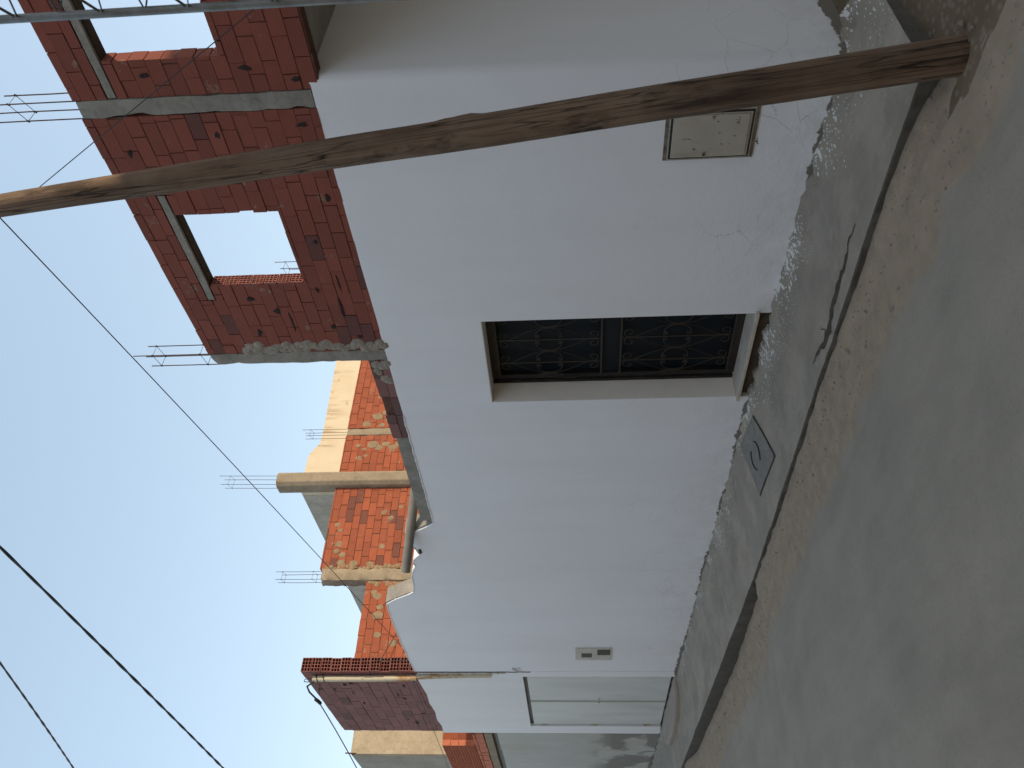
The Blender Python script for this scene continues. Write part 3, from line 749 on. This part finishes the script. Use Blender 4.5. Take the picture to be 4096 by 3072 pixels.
# tall chamfered column standing proud of the wall
m = MB()
m.prism([(XC-.14,3.11),(XC+.07,3.11),(XC+.13,3.17),(XC+.13,3.33),(XC+.10,3.37),(XC-.14,3.37)], 2.9, 6.55, 'Z')
c2 = m.build('column', M_conc2, nb, tri=True); bv = c2.modifiers.new('bevel', 'BEVEL'); bv.width = .012; bv.segments = 2
rebar_cage('rebar_cage', c2, XC-.01, 3.25, 6.5, (7.50,7.53,7.60,7.56), .12, .17, ((7.39,.02),), (0, .02))
m = MB(); m.rough_box((XC-.2, 1.405, 2.9), (XC+.03, 1.615, 5.50), .05, .010, chip=.05); c3 = m.build('column', M_conc2, nb)
rebar_cage('rebar_cage', c3, XC-.08, 1.52, 5.48, (6.21,6.22,6.24,6.17), .11, .13, ((6.12,.01),(5.62,.02)))
# thrown mortar daubs, placed as in the photograph
m = sideM; k = 0
def c3p(x, y):   # spots measured on the wall plane
    return x, y
DAUBS = [(5.42,4.95,.10),(5.28,4.87,.07),(4.62,5.02,.12),(4.70,4.88,.08),(4.55,4.80,.10),(4.44,5.20,.11),(4.42,4.92,.07),(4.44,4.70,.07),(4.0,5.02,.12),(4.0,4.80,.10),(3.93,4.90,.10),(3.9,5.17,.06),(3.93,4.66,.09),(3.98,5.28,.06),(3.72,5.22,.08),(3.76,5.12,.06),(4.0,4.55,.10),
         (2.62,4.66,.07),(2.52,4.52,.06),(2.40,5.38,.06),(2.30,5.32,.05),(2.05,5.28,.09),(1.92,5.32,.06),(1.86,5.22,.07),(1.72,5.22,.08),(1.70,5.02,.09),(1.70,4.76,.07),(2.0,4.6,.06),(2.95,4.58,.05),(2.72,4.38,.05),
         (1.15,4.55,.09),(.98,4.5,.07),(.85,4.52,.10),(.55,4.48,.07),(.42,4.22,.08),(1.22,4.62,.06),(1.05,4.25,.06),(1.28,4.35,.09)]
for (y, z, r) in DAUBS: blob(m, (XC+.001, y, z), r*.8, 'X', 2, .05, k, .8); k += 1
for q in range(24): blob(m, (XC+.0, 1.62+rnd.uniform(-.01,.05), 3.9+1.6*q/24), rnd.uniform(.02,.045), 'X', 2, .2, k+q)
for q in range(16): blob(m, (XC+.0, 1.39+rnd.uniform(-.04,.01), 3.9+.85*q/16), rnd.uniform(.02,.045), 'X', 2, .2, k+40+q)
m.build('side_brick_wall', [M_brickC, M_jointC, M_daub], nb, label='sunlit orange hollow brick side wall')
m = MB(); m.box((-13.85,.21,3.2),(-11.35,6.9,3.3)); m.build('roof_slab', M_conc, nb)
# stray reinforcing bars on the corner
m = MB()
m.tube([(-11.05,.9,4.02),(-11.1,.45,4.22),(-11.05,.10,4.36)], .007, 6); m.tube([(-11.04,.12,3.92),(-11.02,.10,4.2),(-11.03,.11,4.42)], .006, 6); m.tube([(-11.05,.6,3.95),(-11.03,.3,3.97),(-11.02,.02,3.90)], .006, 6)
m.build('stray_bar', M_rebar, nb)
# metal double door
m = MB(); m.box((-13.60,.05,.10),(-11.36,.09,2.335)); md = m.build('metal_door', M_dark, nb)
for a, b in ((-12.44,-11.40), (-13.56,-12.46)):
    m = MB(); m.box((a,.022,.23),(b,.05,2.28)); lf = m.build('leaf', M_panel, md); bv = lf.modifiers.new('bevel', 'BEVEL'); bv.width = .004
m = MB(); m.box((-12.47,.010,.23),(-12.43,.0215,2.28)); m.build('cover_strip', mat_plain("strip_paint", (.40,.40,.34), (.35,.35,.30), 6), md)
m = MB(); m.tube([(-12.36,.02,1.24),(-12.36,-.03,1.24),(-12.30,-.035,1.26)], .012, 8); m.build('handle', M_plate, md)
for z in (.45, 1.3, 2.12):
    for x in (-11.385, -13.575):
        m = MB(); m.tube([(x,.015,z-.05),(x,.015,z+.05)], .012, 8); m.build('hinge', M_rust, md)
m = MB(); m.prism([(-13.62,.04),(-13.5,-.28),(-13.1,-.42),(-12.4,-.46),(-11.8,-.40),(-11.45,-.22),(-11.34,.04)], .05, .205, 'Z'); ds = m.build('doorstep', mat_plain("pinkish_screed", (.33,.27,.22), (.27,.225,.185), 5, .85), nb, tri=True)
bv = ds.modifiers.new('bevel', 'BEVEL'); bv.width = .03; bv.segments = 2
m = MB(); m.box((-11.12,-.012,2.36),(-11.02,-.002,2.40)); m.tube([(-11.13,-.012,2.36),(-11.02,-.016,2.47)], .012, 6); m.build('cable_clip', mat_plain("white_clip", (.72,.72,.72), (.6,.6,.6), 20, .6), nb)
# cable mast clamped to the corner, its lower half plastered in
m = MB(); m.tube([(-11.29,-.055,5.36),(-11.28,-.055,4.5),(-11.27,-.052,3.85)], .042, 16); m.tube([(-11.27,-.03,3.85),(-11.27,-.012,3.2),(-11.27,-.005,2.78)], .040, 14)
ms = m.build('cable_mast', M_rust, nb, label='rusty cream conduit mast clamped on the corner')
for z in (5.30, 5.20, 3.90):
    m = MB(); m.tube([(-11.29+.047*math.cos(a), -.055+.047*math.sin(a), z+.02*math.sin(a)) for a in [2*math.pi*k/14 for k in range(15)]], .006, 6)
    m.build('tie_wire', M_dark, ms)
m = MB(); m.tube([(-11.22,-.08,5.36),(-11.18,-.10,5.44),(-11.25,-.11,5.47),(-11.30,-.10,5.42)], .006, 6); m.build('hook', M_dark, ms)
m = MB(); 
q = [(-11.36,-.015,5.20-.06*k) for k in range(16)]; m.tube(q, .004, 5)
m.build('slack_wire', M_dark, ms)
m = MB()
for k in range(56): blob(m, (-11.215+rnd.uniform(-.008,.01), -.003, 3.80-.022*k), rnd.uniform(.016,.026), 'Y', 0, .5, k+5)
m.build('plaster_patch', mat_plain("fresh_filler", (.60,.58,.54), (.42,.36,.28), 20, .9), nb)

# ================================================================ BACKGROUND HOUSES
cb = thing('house', (-18, 8, 0), 'tall cream rendered house with a sunlit side rising behind the orange brick wall', 'house')
prof = [(5.53,3.0),(5.53,7.70),(6.0,7.70),(6.48,7.69),(6.62,7.63),(6.80,7.50),(6.92,7.475),(7.4,7.47),(8.3,7.50),(9.5,7.53),(11.5,7.56),(11.5,3.0)]
m = MB(); m.prism(prof, -15.0, -15.2, 'X'); 
def mat_creamstreak():
    a = NT("render_cream_streaked")
    c = a.mix(a.ramp(a.noise(1.5, 6, .6), (.35, 0.), (.66, 1.)), (.60,.505,.365), (.56,.46,.325))
    st = a.noise(1.0, 6, .7, a.map((3, 5, .6)))
    X = a.xyz(); zz = a.math('DIVIDE', a.math('SUBTRACT', X[2], 6.9), .65, True)
    c = a.mix(a.math('MULTIPLY', a.math('MULTIPLY', a.ramp(st, (.54, 0.), (.64, 1.)), zz), .8), c, (.26,.17,.10))
    fl = a.ramp(a.noise(4.2, 6, .62, a.map((1, 1, 1.6), (3,0,0))), (.63, 0.), (.645, 1.)); fl = a.math('MULTIPLY', fl, a.ramp(X[1], (0, 0.), (1., 1.)))
    hi = a.math('GREATER_THAN', X[1], 6.9)
    c = a.mix(a.math('MULTIPLY', fl, a.math('MULTIPLY', hi, .8)), c, (.40,.28,.17))
    a.bump((a.noise(9, 5), .4, .008)); return a.done(c, .88, 0, .2)
m.build('side_wall', mat_creamstreak(), cb, tri=True, label='sunlit cream side wall with rain streaks')
m = MB(); m.prism([(-15.21,3.0),(-15.21,7.70),(-17.3,7.71),(-20,7.72),(-27,7.75),(-27,3.0)], 5.53, 5.73); m.build('front_wall', mat_concrete("grey_render", (.46,.42,.35), (.33,.30,.25), 2.2, .01), cb, tri=True)
m = MB(); m.box((-27, 5.74, 6.9), (-15.21, 11.4, 7.1)); m.build('roof_slab', M_conc, cb)

dh = thing('house', (-18, 1, 0), 'tan rendered house with raised hollow brick course beyond the brown parapet', 'house')
m = MB(); m.box((-17.2, .47, 3.2), (-17.0, 4.5, 6.19)); m.build('side_wall', M_creamD, dh)
m = MB(); m.box((-24, .47, 3.2), (-17.205, .67, 6.19)); m.build('front_wall', mat_concrete("grey_render_far", (.36,.33,.28), (.28,.26,.22), 3), dh)
m = MB(); m.box((-24, .68, 5.9), (-17.21, 4.5, 6.0)); m.build('roof_slab', M_conc, dh)
m = MB()
for k in range(4):
    for j in range(10):
        x1 = -14.71-.205*j; hollow_end(m, 'Y', .0, x1-.2, x1, 3.38+.145*k, 3.38+.145*k+.14, 4, 3, .10, 0, 1, .001)
m.box((-16.8, .105, 3.38), (-14.715, .30, 3.955), 0)
m.build('hollow_brick_course', [M_ribO, M_cell], dh)
m = MB(); bricks(m, 'Y', .01, .15, -18, -14.1, 3.17, 3.375, sd_=77, brown=.02, gap=.02); m.build('brick_band', [M_ribO, M_joint], dh)
m = MB(); bricks(m, 'X', -14.71, .2, .11, 1.2, 3.38, 3.96, sd_=78, brown=0); m.build('brick_return', [M_brickC, M_jointC], dh)
m = MB(); m.rough_box((-18, .005, 3.02), (-14.05, .3, 3.165), .15, .006); m.build('ring_beam', M_conc2, dh)
m = MB(); m.box((-18, .08, 2.93), (-14.05, .3, 3.018)); m.build('shadow_recess', M_dark, dh)  # dark strip whose colour carries the shade under the ring beam
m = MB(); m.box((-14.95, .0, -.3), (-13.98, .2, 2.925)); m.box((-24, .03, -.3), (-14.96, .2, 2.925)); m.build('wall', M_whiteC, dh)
m = MB(); m.box((-24, .2, 2.95), (-14.0, .46, 3.1)); m.box((-24,.46,3.05),(-17.3,4.4,3.15)); m.build('terrace_slab', M_conc, dh)

# unseen houses added outside the frame: they shade the street, show in the glass
nh = thing('house', (5, 3, 0), 'unseen two storey rendered house added across the alley to shade the street', 'house')
m = MB(); m.prism([(4.52,-.3),(14,-.3),(14,7.6),(4.52,7.6)], -1.4, -1.2); m.box((4.52,-1.2,-.3),(4.7,9,7.6)); m.box((13.8,-1.2,-.3),(14,9,7.6)); m.box((4.7,8.8,-.3),(13.8,9,7.6)); m.build('wall', mat_plain('pale_render', (.60,.57,.51), (.52,.49,.44), 2, .9, 0, .005), nh)
m = MB(); m.box((4.7,-1.2,7.2),(13.8,8.8,7.35)); m.build('roof_slab', M_conc, nh)
for x in (5.4, 8.2, 11.0):
    m = MB(); m.box((x,-1.43,3.9),(x+1.0,-1.38,5.1)); wn = m.build('window', M_dark, nh)
    m = MB(); m.box((x+.06,-1.445,3.96),(x+.94,-1.428,5.04)); m.build('pane', M_glass, wn)
oh = thing('house', (-8, -8, 0), 'unseen long rendered house added across the road to dim sky light and show in the glass', 'house')
m = MB(); m.prism([(-30,-.3),(14,-.3),(14,6.2),(-5,6.2),(-5,4.6),(-14,4.6),(-14,3.4),(-30,3.4)], -7.6, -7.85); m.build('wall', M_creamD, oh, tri=True)
m = MB(); m.box((-30,-14,3.0),(14,-7.86,3.15)); m.box((-5,-14,5.85),(14,-7.86,6.0)); m.build('roof_slab', M_conc, oh)
for x in (-12, -8.5, -5, -1.5, 2.5):
    m = MB(); m.box((x,-7.62,1.1),(x+1.1,-7.57,2.2)); wn = m.build('window', M_dark, oh)
    m = MB(); m.box((x+.06,-7.565,1.16),(x+1.04,-7.555,2.14)); m.build('pane', M_glass, wn)

# ================================================================ WOODEN POLE
base = Vector((-1.712, -.97, -.15)); topp = Vector((-2.257, -.97, 4.366)); dr = (topp-base).normalized(); Lp = 8.5
pole = bpy.data.objects.new('wooden_pole', None); 
m = MB(); n = 28; rings = 150; vs = []; fs = []
for i in range(rings+1):
    t = Lp*i/rings; r = .0775 - .0008*t - .0009*min(t, 5)**2 + .004*math.exp(-t*3)
    cxw = .008*noise.noise(Vector((t*.8, 3, 0))); cyw = .008*noise.noise(Vector((t*.8, 9, 0)))
    for k in range(n):
        a = 2*math.pi*k/n
        rr = r*(1 + .035*noise.noise(Vector((math.cos(a)*1.3, math.sin(a)*1.3, t*1.1))) + .018*noise.noise(Vector((math.cos(a)*4, math.sin(a)*4, t*5))))
        for (kt, ka, ks) in ((.95,4.3,.008),(1.75,5.0,.007),(2.15,.6,.012),(2.20,.9,.012),(2.24,.5,.012),(3.1,4.7,.009),(3.6,4.2,.008)):
            da = (a-ka+math.pi) % (2*math.pi) - math.pi; rr += ks*math.exp(-((t-kt)/.03)**2-(da/.28)**2)
        vs.append((cxw+rr*math.cos(a), cyw+rr*math.sin(a), t))
for i in range(rings):
    for k in range(n): fs.append((i*n+k, i*n+(k+1) % n, (i+1)*n+(k+1) % n, (i+1)*n+k))
m.add(vs, fs, 0, True); m.add(vs[-n:], [tuple(range(n))])
pole = m.build('wooden_pole', M_wood, fix=False); pole.location = base; pole.rotation_euler = dr.to_track_quat('Z', 'X').to_euler()
tag(pole, 'leaning round wooden utility pole standing at the kerb in front of the white wall', 'utility pole')

# ================================================================ LATTICE MAST at the right edge
lm = thing('lattice_mast', (-.72, -1.85, 0), 'slim grey steel lattice mast standing nearest the camera at the road edge', 'mast')
legs = [Vector((-1.0, -1.80, 0)), Vector((-.72, -1.96, 0)), Vector((-.70, -1.66, 0))]
for L in legs:
    m = MB(); m.tube([L+Vector((.0,0,-.1)), L+Vector((.0,0,5.4))], .0125, 12); m.build('leg', M_steel, lm)
m = MB()
for i in range(3):
    A, B = legs[i], legs[(i+1) % 3]; z = .2; k = 0; P = []
    while z < 5.3: P.append((A if k % 2 else B)+Vector((0,0,z))); z += .13; k += 1
    m.tube(P, .005, 6)
m.build('bracing', M_steel, lm)
m = MB(); m.box((-1.06,-2.02,-.1),(-.62,-1.6,.03)); m.build('base_plate', M_conc, lm)

# ================================================================ CABLES
def catenary(a, b, sag, n=40):
    a, b = Vector(a), Vector(b); return [a.lerp(b, i/n) - Vector((0, 0, sag*4*(i/n)*(1-i/n))) for i in range(n+1)]
def twisted(name, a, b, sag, r, sep, pitch, label, n=360):
    m = MB(); base_ = catenary(a, b, sag, n); L = (Vector(b)-Vector(a)).length
    d = (Vector(b)-Vector(a)).normalized(); u = d.orthogonal().normalized(); v = d.cross(u)
    for ph in (0, math.pi):
        m.tube([p + (u*math.cos(ph+2*math.pi*L*i/n/pitch)+v*math.sin(ph+2*math.pi*L*i/n/pitch))*sep*(1+.8*noise.noise(Vector((i*.02, 0, 0)))) for i, p in enumerate(base_)], r, 5)
    return tag(m.build(name, M_black, fix=False), label, 'cable', 'overhead cables above the roofs')
# over the roofs, upper left of the upright view
twisted('power_cable', (-1.2,-1.5,5.35), (-21.0,-1.5,6.95), .12, .0085, .005, .7, 'thick black twisted cable strung above the brown brick parapet, lower of the two')
twisted('power_cable', (-3.9,-1.5,5.95), (-19.0,-1.5,10.9), .15, .0075, .004, .6, 'black twisted cable crossing the sky corner, higher of the two')
def wire(name, pts, r, label, mat=M_black):
    m = MB(); m.tube(pts, r, 6); return tag(m.build(name, mat, fix=False), label, 'wire')
wire('service_wire', catenary((-1.9,-.3,5.20), (-11.0,.3,4.06), .03) , .0045, 'thin wire running from behind the pole to the neighbour brick corner')
wire('service_wire', catenary((-2.80,-.25,4.93), (-.9,-.25,1.73), .0), .003, 'thin dark wire slanting across the right brick window')
# service drop tied to the mast, with insulator and clip
sv = thing('service_drop', (-11.3,-.15,5.3), 'black service cable with egg insulator tied to the rusty mast', 'cable')
m = MB(); m.tube([(-11.29,-.10,5.34),(-11.33,-.15,5.44),(-11.42,-.2,5.42),(-11.60,-.26,5.33)], .013, 8); m.tube(catenary((-11.60,-.26,5.33),(-22,-.6,6.1), .14), .009, 6); m.build('cable', M_black, sv, fix=False)
m = MB(); m.tube([(-11.55,-.26,5.35),(-11.62,-.26,5.335),(-11.70,-.265,5.32)], .026, 10); m.build('insulator', M_black, sv)
m = MB(); m.tube([(-11.33,-.09,5.26),(-11.42,-.15,5.28),(-11.52,-.2,5.30)], .005, 6)
m.tube([(-11.40+.03*math.cos(a), -.16, 5.26+.03*math.sin(a)) for a in [2*math.pi*k/12 for k in range(13)]], .005, 5); m.build('tie_hook', M_dark, sv)
m = MB(); m.tube([(-13.95,-.34,5.46),(-13.98,-.34,5.28)], .012, 6); m.tube([(-13.94,-.36,5.33),(-14.05,-.33,5.35)], .022, 8); m.build('clip', M_rebar, sv)
wire('bell_wire', catenary((-11.27,-.10,3.90), (-24,-.25,4.35), .12), .004, 'very thin wire leaving the rusty mast across the brown brick parapet')
